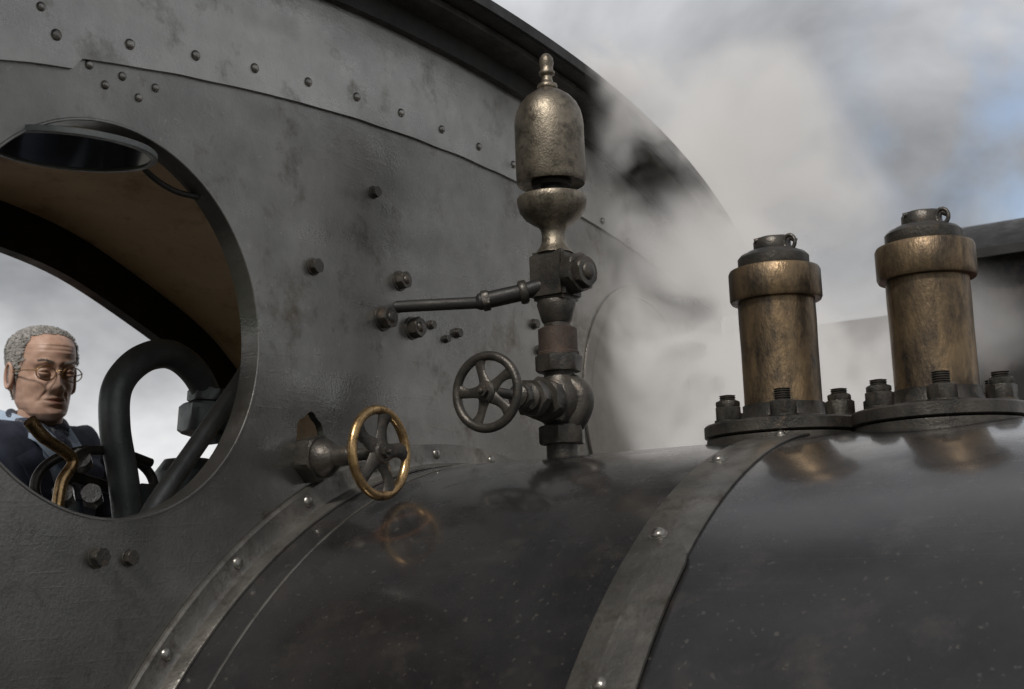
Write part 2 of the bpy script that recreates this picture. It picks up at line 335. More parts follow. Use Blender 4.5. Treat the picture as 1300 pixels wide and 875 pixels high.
# ------------------------------------------------------------------ WHISTLE stack
wx,wy=.2,0
wh=empty('steam_whistle',(wx,wy,-.15))
def W(name,prof,mat,seg=48,ang=35): return lathe(name,prof,mat,wh,(wx,wy,0),(0,0,1),seg,ang)
W('bell',[(.045,.292),(.053,.287),(.0555,.293),(.0555,.385),(.0545,.395),(.052,.407),(.046,.420),(.036,.432),(.024,.4405),(.016,.444),(.014,.448)],'bronze',64,50)
W('finial',[(.0155,.447),(.0165,.450),(.0155,.454),(.010,.457),(.0085,.463),(.0085,.468),(.0125,.471),(.013,.475),(.010,.479),(.0105,.484),(.012,.491),(.0105,.499),(.006,.505),(.0,.508)],'bronze',32,50)
W('spindle',[(.017,.262),(.017,.295)],'black',24)
W('bell_inner_collar',[(.03,.283),(.032,.289),(.03,.295)],'black',24)
W('cup',[(.05,.262),(.0545,.266),(.056,.263),(.0555,.256),(.052,.243),(.044,.232),(.033,.224),(.024,.219),(.02,.213),(.0185,.204),(.0195,.192),(.0235,.183),(.028,.178),(.03,.174)],'bronze',64,50)
bm=bmesh.new(); box(bm,(wx-.032,wy-.03,.098),(wx+.032,wy+.03,.175),.006); add('valve_block',bm,'iron',wh)
bm=bmesh.new(); hexn(bm,(wx+.031,wy-.004,.136),(1,-.15,0),.034,.022,.2); hexn(bm,(wx+.05,wy-.006,.136),(1,-.15,0),.026,.014,.5)
dome(bm,(wx+.064,wy-.007,.136),(1,-.15,0),.014,.006); bmesh.ops.recalc_face_normals(bm,faces=bm.faces); add('side_plug_nuts',bm,'iron',wh)
W('taper_nut',[(.030,.098),(.031,.092),(.024,.066),(.021,.062),(.021,.05)],'iron',32)
W('rust_union',[(.026,.056),(.0305,.053),(.0305,.018),(.0325,.016),(.0325,.012)],'rust',40)
bm=bmesh.new(); hexn(bm,(wx,wy,-.014),(0,0,1),.037,.027,.15); hexn(bm,(wx,wy,-.126),(0,0,1),.038,.028,.4); bmesh.ops.recalc_face_normals(bm,faces=bm.faces); add('union_nuts',bm,'iron',wh)
W('globe_body',[(.024,-.012),(.024,-.02),(.031,-.032),(.039,-.047),(.041,-.060),(.038,-.076),(.03,-.09),(.025,-.097),(.027,-.1),(.027,-.127)],'iron',48,60)
W('standpipe',[(.0245,-.20),(.0245,-.12)],'iron',32)
tube('elbow',[(wx,wy,-.03),(wx+.028,wy+.005,-.045),(wx+.034,wy+.006,-.065),(wx+.022,wy+.003,-.09),(wx,wy,-.105)],[.02]*33,'iron',wh)
def Yl(name,prof,mat,seg=36,z=-.062,x=wx): return lathe(name,prof,mat,wh,(x,wy,z),(0,-1,0.0),seg)
Yl('bonnet_neck',[(.029,.02),(.029,.045),(.022,.05),(.022,.10),(.0165,.105),(.0165,.125),(.013,.128),(.0075,.13),(.0075,.205)],'iron')
bm=bmesh.new(); hexn(bm,(wx,wy-.04,-.062),(0,-1,0),.036,.022,.1); hexn(bm,(wx,wy-.072,-.062),(0,-1,0),.03,.02,.4); hexn(bm,(wx,wy-.108,-.062),(0,-1,0),.021,.014,.2)
bmesh.ops.recalc_face_normals(bm,faces=bm.faces); add('bonnet_nuts',bm,'iron',wh)
hw2=empty('valve_handwheel.001',(wx,-.205,-.064))
wheel(hw2,(wx,-.205,-.064),(0,-1,0),.0515,.0068,'iron','iron',5,.5,.012)
rod=[Vector((-.05,-.175,.094)),Vector((.02,-.131,.096)),Vector((.10,-.077,.098)),Vector((.105,-.074,.099)),Vector((.16,-.037,.112)),Vector((.175,-.026,.118)),Vector((.2,-.01,.125))]
bm=bmesh.new(); sweep(bm,rod,[.0095,.0095,.0095,.0135,.0135,.0125,.0125],18); bmesh.ops.recalc_face_normals(bm,faces=bm.faces); add('operating_rod',bm,'black',wh)
bm=bmesh.new(); ax=(rod[4]-rod[3]).normalized(); hexn(bm,rod[3]+ax*.004,ax,.017,.012); lathe_bm([(.017,0),(.019,.003),(.019,.01),(.017,.013)],rod[4]-ax*.004,ax,24,bm); bmesh.ops.recalc_face_normals(bm,faces=bm.faces); add('rod_sleeve',bm,'iron',wh)

# ------------------------------------------------------------------ SAFETY VALVES
def safety(name,x,rot):
    e=empty(name,(x,0,-.149)); L=(x,0,0)
    def V(n,p,m,seg=56,ang=35,**k): return lathe(n,p,m,e,L,(0,0,1),seg,ang)
    V('base_saddle',[(.105,-.2),(.109,-.150),(.1085,-.146)],'iron')
    V('base_flange',[(.1085,-.144),(.1115,-.142),(.1115,-.128),(.109,-.1255),(.07,-.125),(.06,-.118),(.0565,-.108),(.0565,-.10)],'iron',72)
    V('column',[(.058,-.1205),(.0545,-.115),(.0535,-.105),(.0535,-.02),(.0542,.02),(.0538,.05)],'valve',64,50)
    V('collar',[(.054,.046),(.0625,.047),(.0645,.051),(.0645,.0885),(.0625,.0925),(.056,.0945),(.05,.095)],'valve',64,40)
    V('cap',[(.049,.0945),(.050,.098),(.050,.110),(.046,.1145),(.040,.1165),(.036,.1195)],'iron',48)
    V('cap_boss',[(.0255,.1185),(.0265,.122),(.0265,.134),(.024,.138),(.017,.1405),(.01,.1415)],'iron',32)
    tube('cap_pin',[(x-.018,-.022,.134),(x,-.012,.138),(x+.02,.0,.1385),(x+.034,.008,.132)],[.0032]*25,'iron',e)
    bm=bmesh.new(); cc=Vector((x+.03,-.012,.127)); sweep(bm,[cc+Vector((.008*math.cos(t),0,.010*math.sin(t))) for t in [2*math.pi*i/24 for i in range(24)]],.0028,10,closed=True,up=(0,1,0)); bmesh.ops.recalc_face_normals(bm,faces=bm.faces); add('cap_shackle',bm,'iron',e)
    bm=bmesh.new(); bs=bmesh.new()
    for k in range(6):
        a=rot+k*math.pi/3; p=Vector((x+.086*math.cos(a),.086*math.sin(a),-.1245))
        lathe_bm([(.0195,0),(.0195,.003)],p,(0,0,1),24,bm); hexn(bm,p+Vector((0,0,.003)),(0,0,1),.0195,.018,random.random())
        if k%2: hexn(bm,p+Vector((0,0,.0215)),(0,0,1),.0165,.008,random.random())
        top_=.036
        pr=[]
        zz=.0205
        while zz<top_: pr+= [(.0098,zz),(.0115,zz+.0015)]; zz+=.003
        pr+=[(.0095,top_+.001),(.006,top_+.002)]
        lathe_bm(pr,p,(0,0,1),18,bs)
    bmesh.ops.recalc_face_normals(bm,faces=bm.faces); bmesh.ops.recalc_face_normals(bs,faces=bs.faces)
    add('flange_nuts',bm,'iron',e); add('flange_studs',bs,'iron',e,True,20)
safety('safety_valve',.559,rad(-70)); safety('safety_valve.001',.77,rad(-72))

# ------------------------------------------------------------------ cab interior fittings
ci=empty('cab_fittings',(-.3,-.3,-.4))
A=[(-.30,-.405,-.30),(-.30,-.411,-.220),(-.30,-.422,-.156),(-.30,-.438,-.086),(-.30,-.434,-.026),(-.30,-.391,.018),(-.30,-.334,.033),(-.30,-.283,.012),(-.30,-.25,-.033),(-.30,-.238,-.10)]
tube('injector_pipe',A,.0225,'pipe',ci,8,20)
tube('steam_pipe',[(-.14,-.555,-.31),(-.14,-.516,-.2265),(-.14,-.425,-.12),(-.14,-.336,-.018),(-.15,-.27,.06)],.0135,'pipe2',ci)
bm=bmesh.new(); hexn(bm,(-.3,-.25,-.085),(0,.1,1),.05,.045,.2); hexn(bm,(-.3,-.25,-.035),(0,.1,1),.035,.02,.2); hexn(bm,(-.33,-.33,-.20),(.3,-1,0),.035,.06); lathe_bm([(.04,-.2),(.045,-.1),(.05,-.02),(.035,.0)],(-.36,-.24,-.12),(0,0,1),30,bm)
lathe_bm([(.07,-.3),(.07,0),(.05,.02)],(-.36,-.29,-.2),(0,0,1),30,bm)
bmesh.ops.recalc_face_normals(bm,faces=bm.faces); add('valve_manifold',bm,'pipe',ci)
tube('brass_lever',[(-.3,-.585,-.088),(-.3,-.56,-.11),(-.3,-.512,-.138),(-.3,-.53,-.172),(-.3,-.537,-.225),(-.3,-.54,-.30)],[.0095]*9+[.0085]*32,'brass',ci)
tube('brass_lever_arm',[(-.3,-.512,-.138),(-.31,-.47,-.122),(-.31,-.41,-.124),(-.31,-.36,-.135)],[.007]*25,'iron',ci)
bm=bmesh.new(); cc=Vector((-.36,-.42,-.17)); sweep(bm,[cc+Vector((.03*math.cos(t),.085*math.cos(t),.055*math.sin(t))) for t in [2*math.pi*i/48 for i in range(48)]],.0075,12,closed=True); bmesh.ops.recalc_face_normals(bm,faces=bm.faces); add('regulator_ring',bm,'iron',ci)
tube('gauge_bracket',[(-.36,-.5,-.3),(-.36,-.48,-.17),(-.36,-.42,-.165),(-.36,-.3,-.2)],.009,'iron',ci)
for k,(y,z) in enumerate([(-.47,-.14),(-.45,-.19),(-.50,-.19)]):
    bm=bmesh.new(); hexn(bm,(-.33,y,z),(.6,-.6,.2),.016,.03,k); bmesh.ops.recalc_face_normals(bm,faces=bm.faces); add('cock_nut',bm,'nut',ci)
xb=[(.1,-.02),(.62,-.02),(.66,-.06),(.66,-.6),(.1,-.62)]
lathe('firebox_backhead',xb,'black',ci,(0,0,ZB),(1,0,0),64)
pn=empty('pivoting_window_pane',(-.04,-.728,.212))
ax=Vector((.10,-.02,1)).normalized()
lathe('pane_glass',[(.094,-.002),(.094,.002)],'glass',pn,(-.04,-.735,.205),ax,64)
lathe('pane_frame',[(.094,-.004),(.101,-.004),(.102,-.003),(.102,.003),(.101,.004),(.094,.004),(.094,-.004)],'pipe',pn,(-.04,-.735,.205),ax,64)
tube('pane_arm',[(-.015,-.64,.225),(-.03,-.632,.21),(-.04,-.60,.20),(-.035,-.57,.19),(-.02,-.545,.185)],[.004]*33,'black',pn)

# ================================================================== MAN (engine driver)
man=empty('man_in_glasses',(-1.55,.36,-1.42))
HC=Vector((-1.49,.355,.2))
HT=Matrix.Translation(HC)@Matrix.Rotation(rad(-16),4,'Z')@Matrix.Rotation(rad(4),4,'Y')
BC=Vector((-1.53,.36,.045))
def lerp_tab(tab,z):
    for a,b in zip(tab,tab[1:]):
        if a[0]<=z<=b[0]:
            t=(z-a[0])/(b[0]-a[0]); return [a[i]+(b[i]-a[i])*t for i in range(1,len(a))]
    return list(tab[-1][1:])
TAB=[(-.118,.058,-.02,.018),(-.112,.078,-.03,.034),(-.100,.087,-.040,.046),(-.085,.086,-.052,.055),(-.07,.085,-.062,.0605),(-.05,.085,-.072,.0645),(-.03,.0855,-.082,.068),(-.01,.085,-.092,.0705),(.01,.087,-.100,.0725),(.03,.093,-.105,.0745),(.05,.0925,-.107,.0765),(.07,.086,-.104,.0755),(.09,.070,-.094,.069),(.105,.048,-.076,.055),(.115,.024,-.05,.036),(.1195,-.004,-.024,.01)]
def G(x,s): return math.exp(-(x/s)**2)
def face_disp(y,z):
    a=abs(y); d=0
    if -.055<z<.03:
        prof=[(-.055,0),(-.047,.010),(-.041,.0205),(-.034,.026),(-.025,.0235),(-.01,.0165),(.005,.010),(.018,.005),(.03,0)]
        h=lerp_tab(prof,z)[0]; wd=.0075+.007*G(z+.038,.013)
        d+=h*math.exp(-(a/wd)**2.4)
    d+=.0085*G(a-.016,.0055)*G(z+.041,.0075)
    d-=.0125*G(a-.031,.0165)*G(z-.003,.0145)
    d+=.0075*G(a-.030,.02)*G(z-.0235,.0075)
    d+=.0035*G(a,.012)*G(z-.024,.01)
    d+=.0055*G(a-.046,.017)*G(z+.024,.015)
    d-=.0065*G(a-.045,.013)*G(z+.062,.02)
    d-=.0065*G(a-.006-(-.04-z)*.55-.012,.0045)*(1 if -.072<z<-.036 else 0)*G(z+.054,.016)
    d+=.005*G(a,.02)*G(z+.061,.006)
    d-=.0055*G(a,.026)*G(z+.0675,.0022)
    d+=.0045*G(a,.018)*G(z+.0745,.0055)
    d-=.004*G(a,.018)*G(z+.085,.005)
    d+=.007*G(a,.017)*G(z+.099,.009)
    d-=.002*G(z-.055,.0022)*G(a,.04); d-=.002*G(z-.066,.002)*G(a,.035)
    d-=.0035*G(a-.030,.012)*G(z+.0165,.003)
    return d
bm=bmesh.new(); NZ=150; NA=200; rows=[]
for i in range(NZ):
    z=-.118+.2375*i/(NZ-1)
    f,bk,hw_=lerp_tab(TAB,z); cx=(f*.35+bk*.65) ; row=[]
    for k in range(NA):
        u=2*math.pi*k/NA; u=u-.45*math.sin(u)
        c_,s_=math.cos(u),math.sin(u)
        A=(f-cx) if c_>0 else (cx-bk); e=.86 if c_>0 else .95
        x=cx+A*math.copysign(abs(c_)**e,c_); y=hw_*math.copysign(abs(s_)**.93,s_)
        if c_>0: x+=face_disp(y,z)*min(1,c_*2.2)
        row.append(bm.verts.new((x,y,z)))
    rows.append(row)
for a,b_ in zip(rows,rows[1:]):
    for k in range(NA): bm.faces.new((a[k],a[(k+1)%NA],b_[(k+1)%NA],b_[k]))
bm.faces.new(rows[0][::-1]); bm.faces.new(rows[-1])
for v in bm.verts: v.co+=Vector((noise.noise(v.co*60),noise.noise(v.co*60+Vector((5,0,0))),0))*.0012
for _ in range(2): bmesh.ops.smooth_vert(bm,verts=bm.verts,factor=.5,use_axis_x=True,use_axis_y=True,use_axis_z=True)
for f_ in bm.faces:
    c=f_.calc_center_median()
    if c.x>.06 and abs(c.y)<.022 and -.0665-.008*(1-(abs(c.y)/.022)**2)<c.z<-.0665+.006*(1-(abs(c.y)/.022)**2): f_.material_index=1
sweep(bm,[Vector(p) for p in ((.005,0,-.06),(-.005,0,-.09),(-.015,0,-.12),(-.028,0,-.16),(-.045,0,-.22))],[.052,.054,.055,.058,.066],28)
def ell(bm,c,r,seg=16,rz=0,ry=0):
    res=bmesh.ops.create_uvsphere(bm,u_segments=seg,v_segments=seg//2,radius=1); Rm=Matrix.Rotation(rz,4,'Z')@Matrix.Rotation(ry,4,'Y')
    for v in res['verts']: v.co=Vector(c)+(Rm@Vector((v.co.x*r[0],v.co.y*r[1],v.co.z*r[2])))
for s in (-1,1):
    c0=Vector((-.012,s*.0725,-.006)); pts=[c0+Vector((.015*math.cos(t),s*(.006+.006*abs(math.sin(t/2))),.030*math.sin(t))) for t in [rad(-100+ i*15) for i in range(24)]]
    sweep(bm,pts,[.0042]*24,8,closed=True); ell(bm,c0+Vector((0,s*.003,0)),(.0145,.007,.028),16,rz=s*rad(12)); ell(bm,c0+Vector((.002,s*.005,-.029)),(.008,.006,.009),12)
for v in bm.verts: v.co=HT@v.co
bmesh.ops.recalc_face_normals(bm,faces=bm.faces)
add('head',bm,['skin','lip'],man,True,80)
bm=bmesh.new()
for s in (-1,1): ell(bm,(.0725,s*.031,.0005),(.0115,.0125,.0105),20)
for v in bm.verts: v.co=HT@v.co
add('eyes',bm,'eye',man)
bm=bmesh.new()
for s in (-1,1): ell(bm,(.0812,s*.031+.0015,-.0005),(.0038,.0055,.0055),12)
for v in bm.verts: v.co=HT@v.co
add('irises',bm,'iris',man)
bm=bmesh.new()
for s in (-1,1):
    for (z0,rr) in ((.0052,.0034),(-.0048,.003)):
        tt_=[-1+2*i/14 for i in range(15)]
        pts=[Vector((.0845-.009*abs(tt)**2,s*.031+.0155*tt,.0005+z0*(1-tt*tt))) for tt in tt_]
        sweep(bm,pts,[.0014+rr*(1-t*t) for t in tt_],8)
for v in bm.verts: v.co=HT@v.co
add('eyelids',bm,'skin',man,True,80)
def surf(z,u):
    f,bk,hw_=lerp_tab(TAB,z); cx=f*.35+bk*.65; c_,s_=math.cos(u),math.sin(u); A=(f-cx) if c_>0 else (cx-bk)
    return Vector((cx+A*math.copysign(abs(c_)**(.86 if c_>0 else .95),c_),hw_*math.copysign(abs(s_)**.93,s_),z))
def hairy(p):
    n=.007*noise.noise(p*45)
    top=p.z>.088+.55*max(0,p.x-.045)+n and p.x<.062
    side=p.x<.022+n and p.z>.012+n
    if p.z>.03 and p.z<.092 and p.x<.040+n: side=True
    back=p.x<-.036+n and p.z>-.06+n
    burn=-.018<p.z<.03 and .000<p.x<.014+n
    return top or side or back or burn
bm=bmesh.new(); C0=Vector((-.012,0,.03))
for i in range(9000):
    z=random.uniform(-.065,.1195); u=random.uniform(-math.pi,math.pi); p=surf(z,u)
    if not hairy(p): continue
    d=(p-C0).normalized(); t=Vector((-.75,random.uniform(-.35,.35),-.45 if p.z<.09 else -.05)); t=(t-d*t.dot(d)).normalized(); s_=d.cross(t)*.0011; L=random.uniform(.008,.017)
    q0=p+d*.0005; q1=p+t*L*.5+d*random.uniform(.004,.007); q2=p+t*L+d*random.uniform(.002,.006)
    a,b_,c,e,g_=[bm.verts.new(HT@x) for x in (q0-s_,q0+s_,q1+s_*.8,q1-s_*.8,q2)]
    bm.faces.new((a,b_,c,e)); bm.faces.new((e,c,g_))
add('hair',bm,'hair',man,False)
bm=bmesh.new(); NZ2=60; gr={}
for i in range(NZ2):
    for k in range(120):
        z=-.065+.1842*i/(NZ2-1); p=surf(z,2*math.pi*k/120)
        if hairy(p): d=(p-C0).normalized(); gr[i,k]=bm.verts.new(HT@(p+d*(.0022+.001*noise.noise(p*80))))
for i in range(NZ2-1):
    for k in range(120):
        q=[gr.get(x) for x in ((i,k),(i,(k+1)%120),(i+1,(k+1)%120),(i+1,k))]
        if all(q): bm.faces.new(q)
add('hair_cap',bm,'hair',man)
bm=bmesh.new()
for s in (-1,1):
    for i in range(160):
        tt=random.random(); y=s*(.012+.036*tt); z=.0225+.006*math.sin(tt*math.pi*.8)+random.uniform(-.0025,.0025); x=.0965-.012*tt**1.6
        p=Vector((x,y,z)); t=Vector((.002,s*.007,.002+random.uniform(-.002,.002))); n_=Vector((0,0,.0006))
        bm.faces.new([bm.verts.new(HT@v) for v in (p-n_,p+n_,p+t)])
add('eyebrows',bm,'hair',man,False)
bm=bmesh.new()
for s in (-1,1):
    cc=Vector((.1005,s*.0325,-.003)); sweep(bm,[HT@(cc+Vector((-.004*abs(math.cos(t)),.0245*math.cos(t),.0175*math.sin(t)))) for t in [2*math.pi*i/36 for i in range(36)]],.0015,8,closed=True)
    sweep(bm,[HT@Vector(p) for p in ((.0965,s*.057,.003),(.06,s*.0745,.004),(.0,s*.080,.003),(-.02,s*.080,-.012))],.0014,8)
sweep(bm,[HT@Vector(p) for p in ((.1005,-.009,.002),(.105,0,.005),(.1005,.009,.002))],.0014,8)
bmesh.ops.recalc_face_normals(bm,faces=bm.faces); add('glasses_frame',bm,'brass',man)
def skin(name,V,E,R,mat,sub=2,root=0,par=man,wr=0):
    me=bpy.data.meshes.new(name); me.from_pydata([tuple(Vector(v)+BC) for v in V],E,[]); ob=bpy.data.objects.new(name,me); scene.collection.objects.link(ob); me.materials.append(M[mat])
    md=ob.modifiers.new('k','SKIN'); sk=me.skin_vertices[0].data
    for i,r in enumerate(R): sk[i].radius=(r if isinstance(r,tuple) else (r,r)); sk[i].use_root=(i==root)
    md.use_smooth_shade=True; s=ob.modifiers.new('s','SUBSURF'); s.levels=sub; s.render_levels=sub
    bake(ob)
    if wr:
        for v in ob.data.vertices:
            c=v.co; v.co=c+Vector((noise.noise(c*9),noise.noise(c*9+Vector((3,0,0))),0))*wr
    ob.parent=par; ob.matrix_parent_inverse=Matrix.Translation(-Vector(par.location)); return ob
V=[(0,0,-.52),(0,0,-.38),(.0,0,-.2),(-.01,0,-.06),(-.015,0,.015),
   (-.01,-.15,-.01),(-.02,-.205,-.08),(-.02,-.245,-.36),(.06,-.255,-.58),
   (-.01,.15,-.01),(-.02,.205,-.08),(-.02,.245,-.36),(.06,.255,-.58)]
E=[(0,1),(1,2),(2,3),(3,4),(3,5),(5,6),(6,7),(7,8),(3,9),(9,10),(10,11),(11,12)]
skin('jacket',V,E,[(.17,.13),(.165,.125),(.175,.125),(.13,.105),(.07,.065),.07,.066,.052,.042,.07,.066,.052,.042],'jacket',3,wr=.014)
V=[(0,0,-.6),(0,-.09,-.68),(.01,-.1,-1.03),(-.01,-.1,-1.40),(0,.09,-.68),(.01,.1,-1.03),(-.01,.1,-1.40)]
skin('trousers',V,[(0,1),(1,2),(2,3),(0,4),(4,5),(5,6)],[(.16,.12),.095,.068,.055,.095,.068,.055],'trouser')
for s in (-1,1):
    skin('boot',[(-.05,s*.1,-1.405),(.02,s*.1,-1.42),(.12,s*.1,-1.43),(.17,s*.1,-1.435)],[(0,1),(1,2),(2,3)],[.05,.05,.04,.03],'black')
    w=Vector((.06,s*.255,-.58)); 
    skin('hand',[w,w+Vector((.015,0,-.04)),w+Vector((.028,0,-.085))],[(0,1),(1,2)],[.026,(.02,.038),(.016,.038)],'skin')
    for k,(dx,ln) in enumerate([(.03,.07),(.01,.08),(-.01,.074),(-.03,.058)]):
        r0=w+Vector((.028+dx,0,-.09)); 
        skin('finger',[r0+Vector((0,0,.02)),r0+Vector((.002,-s*.004,-ln*.4)),r0+Vector((.002,-s*.016,-ln*.72)),r0+Vector((0,-s*.03,-ln*.95))],[(0,1),(1,2),(2,3)],[.0095,.009,.0082,.007],'skin',1)
    r0=w+Vector((.045,0,-.035)); skin('thumb',[r0-Vector((.02,0,0)),r0+Vector((.018,-s*.008,-.025)),r0+Vector((.03,-s*.02,-.055))],[(0,1),(1,2)],[.012,.011,.009],'skin',1)
def patch(name,rows,mat,th):
    bm=bmesh.new()
    for s in (-1,1):
        g=[[bm.verts.new(Vector((x,s*y,z))+BC) for x,y,z in r] for r in rows]
        for a,b in zip(g,g[1:]):
            for k in range(len(a)-1):
                q=(a[k],a[k+1],b[k+1],b[k]); bm.faces.new(q if s>0 else q[::-1])
    bmesh.ops.subdivide_edges(bm,edges=bm.edges[:],cuts=3,use_grid_fill=True,smooth=.6)
    bmesh.ops.solidify(bm,geom=bm.faces[:],thickness=th); return add(name,bm,mat,man,True,60)
patch('shirt_collar',[[(-.06,.058,.075),(.02,.068,.055),(.085,.042,.025),(.115,.012,-.015)],[(-.065,.082,.045),(.02,.092,.02),(.10,.066,-.02),(.135,.035,-.075)]],'shirt',.003)
patch('shirt_front',[[(.095,.0,-.0),(.135,.0,-.1),(.15,.0,-.22)],[(.09,.05,-.0),(.125,.05,-.1),(.145,.04,-.22)]],'shirt',.003)
bm=bmesh.new()
for j,(zc,rx,ry,tr) in enumerate([(.040,.066,.064,.013),(.022,.074,.072,.014)]):
    pts=[BC+Vector((.018+rx*math.cos(t),ry*math.sin(t),zc-.026*math.cos(t)+.004*math.sin(5*t+j))) for t in [2*math.pi*i/60 for i in range(60)]]
    sweep(bm,pts,[tr*(1+.06*math.sin(math.pi*2*t_/60*5+j)) for t_ in range(60)],14,closed=True)
sweep(bm,catmull([BC+Vector(p) for p in ((.085,.0,.02),(.105,.003,-.01),(.122,.006,-.05),(.134,.01,-.10),(.14,.012,-.16))],5),[.022]*6+[.026]*5+[.03]*20,14,flat=.4)
bmesh.ops.recalc_face_normals(bm,faces=bm.faces); add('scarf',bm,'scarf',man,True,60)
patch('jacket_lapels',[[(-.08,.075,.06),(.03,.085,.025),(.12,.055,-.06),(.165,.02,-.22)],[(-.09,.10,.03),(.03,.135,.0),(.125,.12,-.08),(.16,.05,-.24)]],'jacket',.006)
# he is a tall man standing on the rear footplate, just clear of the cab roof
man.scale=(1.07,1.07,1.07); man.location=(-1.743,.506,-1.497)

# ================================================================== BACKGROUND LOCO
bl=empty('steam_locomotive.001',(2,5.2,-2.6))
lathe('boiler_barrel',[(.3,-1.6),(.70,-1.6),(.72,-1.55),(.72,-.3)],'far',bl,(0,5.2,.22),(1,0,0),64)
lathe('smokebox_door',[(.5,0),(.5,.04),(.3,.09),(0,.11)],'far',bl,(-1.6,5.2,.22),(-1,0,0),48)
def zf(y): d=y-5.2; return 1.27-.12*d*d-.06*d**4
yf=[4.0+2.4*i/40 for i in range(41)]
add('cab_roof',strip_yz([(y,zf(y)-.04) for y in yf],[(y,zf(y)) for y in yf],-.33,3.0),'black',bl)
add('cab_body',prism_yz([(y,zf(y)-.042) for y in yf[2:-2]]+[(6.28,-1.5),(4.12,-1.5)],-.2,2.8),'far',bl,False)
boxo('side_tank',(-1.3,4.15,-1.0),(-.202,6.25,.12),'far',bl,.02)
boxo('red_lining',(-1.28,4.14,.04),(-.21,4.149,.1),'red',bl,.001)
boxo('frame',(-2.0,4.6,-2.1),(3.2,5.8,-1.502),'black',bl)
for x in (-.9,.6,2.2): lathe('wheel',[(.1,0),(.5,0),(.5,.03),(.47,.04),(.47,.1),(.1,.1)],'red',bl,(x,4.52,-2.1),(0,-1,0),40)

# ================================================================== GROUND, TRACK, ADDED DARK BANK
bm=bmesh.new(); bmesh.ops.create_grid(bm,x_segments=8,y_segments=8,size=600)
for v in bm.verts: v.co.z=-2.78
add('ground',bm,'ballast',None,False)
bm=bmesh.new(); g=[]  # unseen bank behind the camera, added to darken the boiler's reflections
for i in range(81):
    x=-60+1.5*i; row=[]
    for j in range(16):
        y=-5.5-j*1.6; h=-2.85+4.6*(1-math.exp(-(j/5.0)**2))+.5*noise.noise(Vector((x*.2,y*.3,0)))*min(1,j/3)
        row.append(bm.verts.new((x,y,h)))
    g.append(row)
for a,b_ in zip(g,g[1:]):
    for k in range(15): bm.faces.new((a[k],a[k+1],b_[k+1],b_[k]))
bmesh.ops.recalc_face_normals(bm,faces=bm.faces); add('added_dark_bank',bm,'bank_green',None)
def track(name,yc):
    e=empty(name,(0,yc,-2.7))
    bm=bmesh.new()
    for s in (-1,1):
        yy_=yc+s*.7525
        box(bm,(-30,yy_-.035,-2.622),(30,yy_+.035,-2.602)); box(bm,(-30,yy_-.01,-2.73),(30,yy_+.01,-2.623)); box(bm,(-30,yy_-.06,-2.745),(30,yy_+.06,-2.731))
    add('rails',bm,'rust',e,False)
    bm=bmesh.new()
    for i in range(80): box(bm,(-30+i*.75,yc-1.25,-2.85),(-29.76+i*.75,yc+1.25,-2.746))
    add('sleepers',bm,'sleeper',e,False)
track('railway_track',0); track('railway_track.001',5.2)

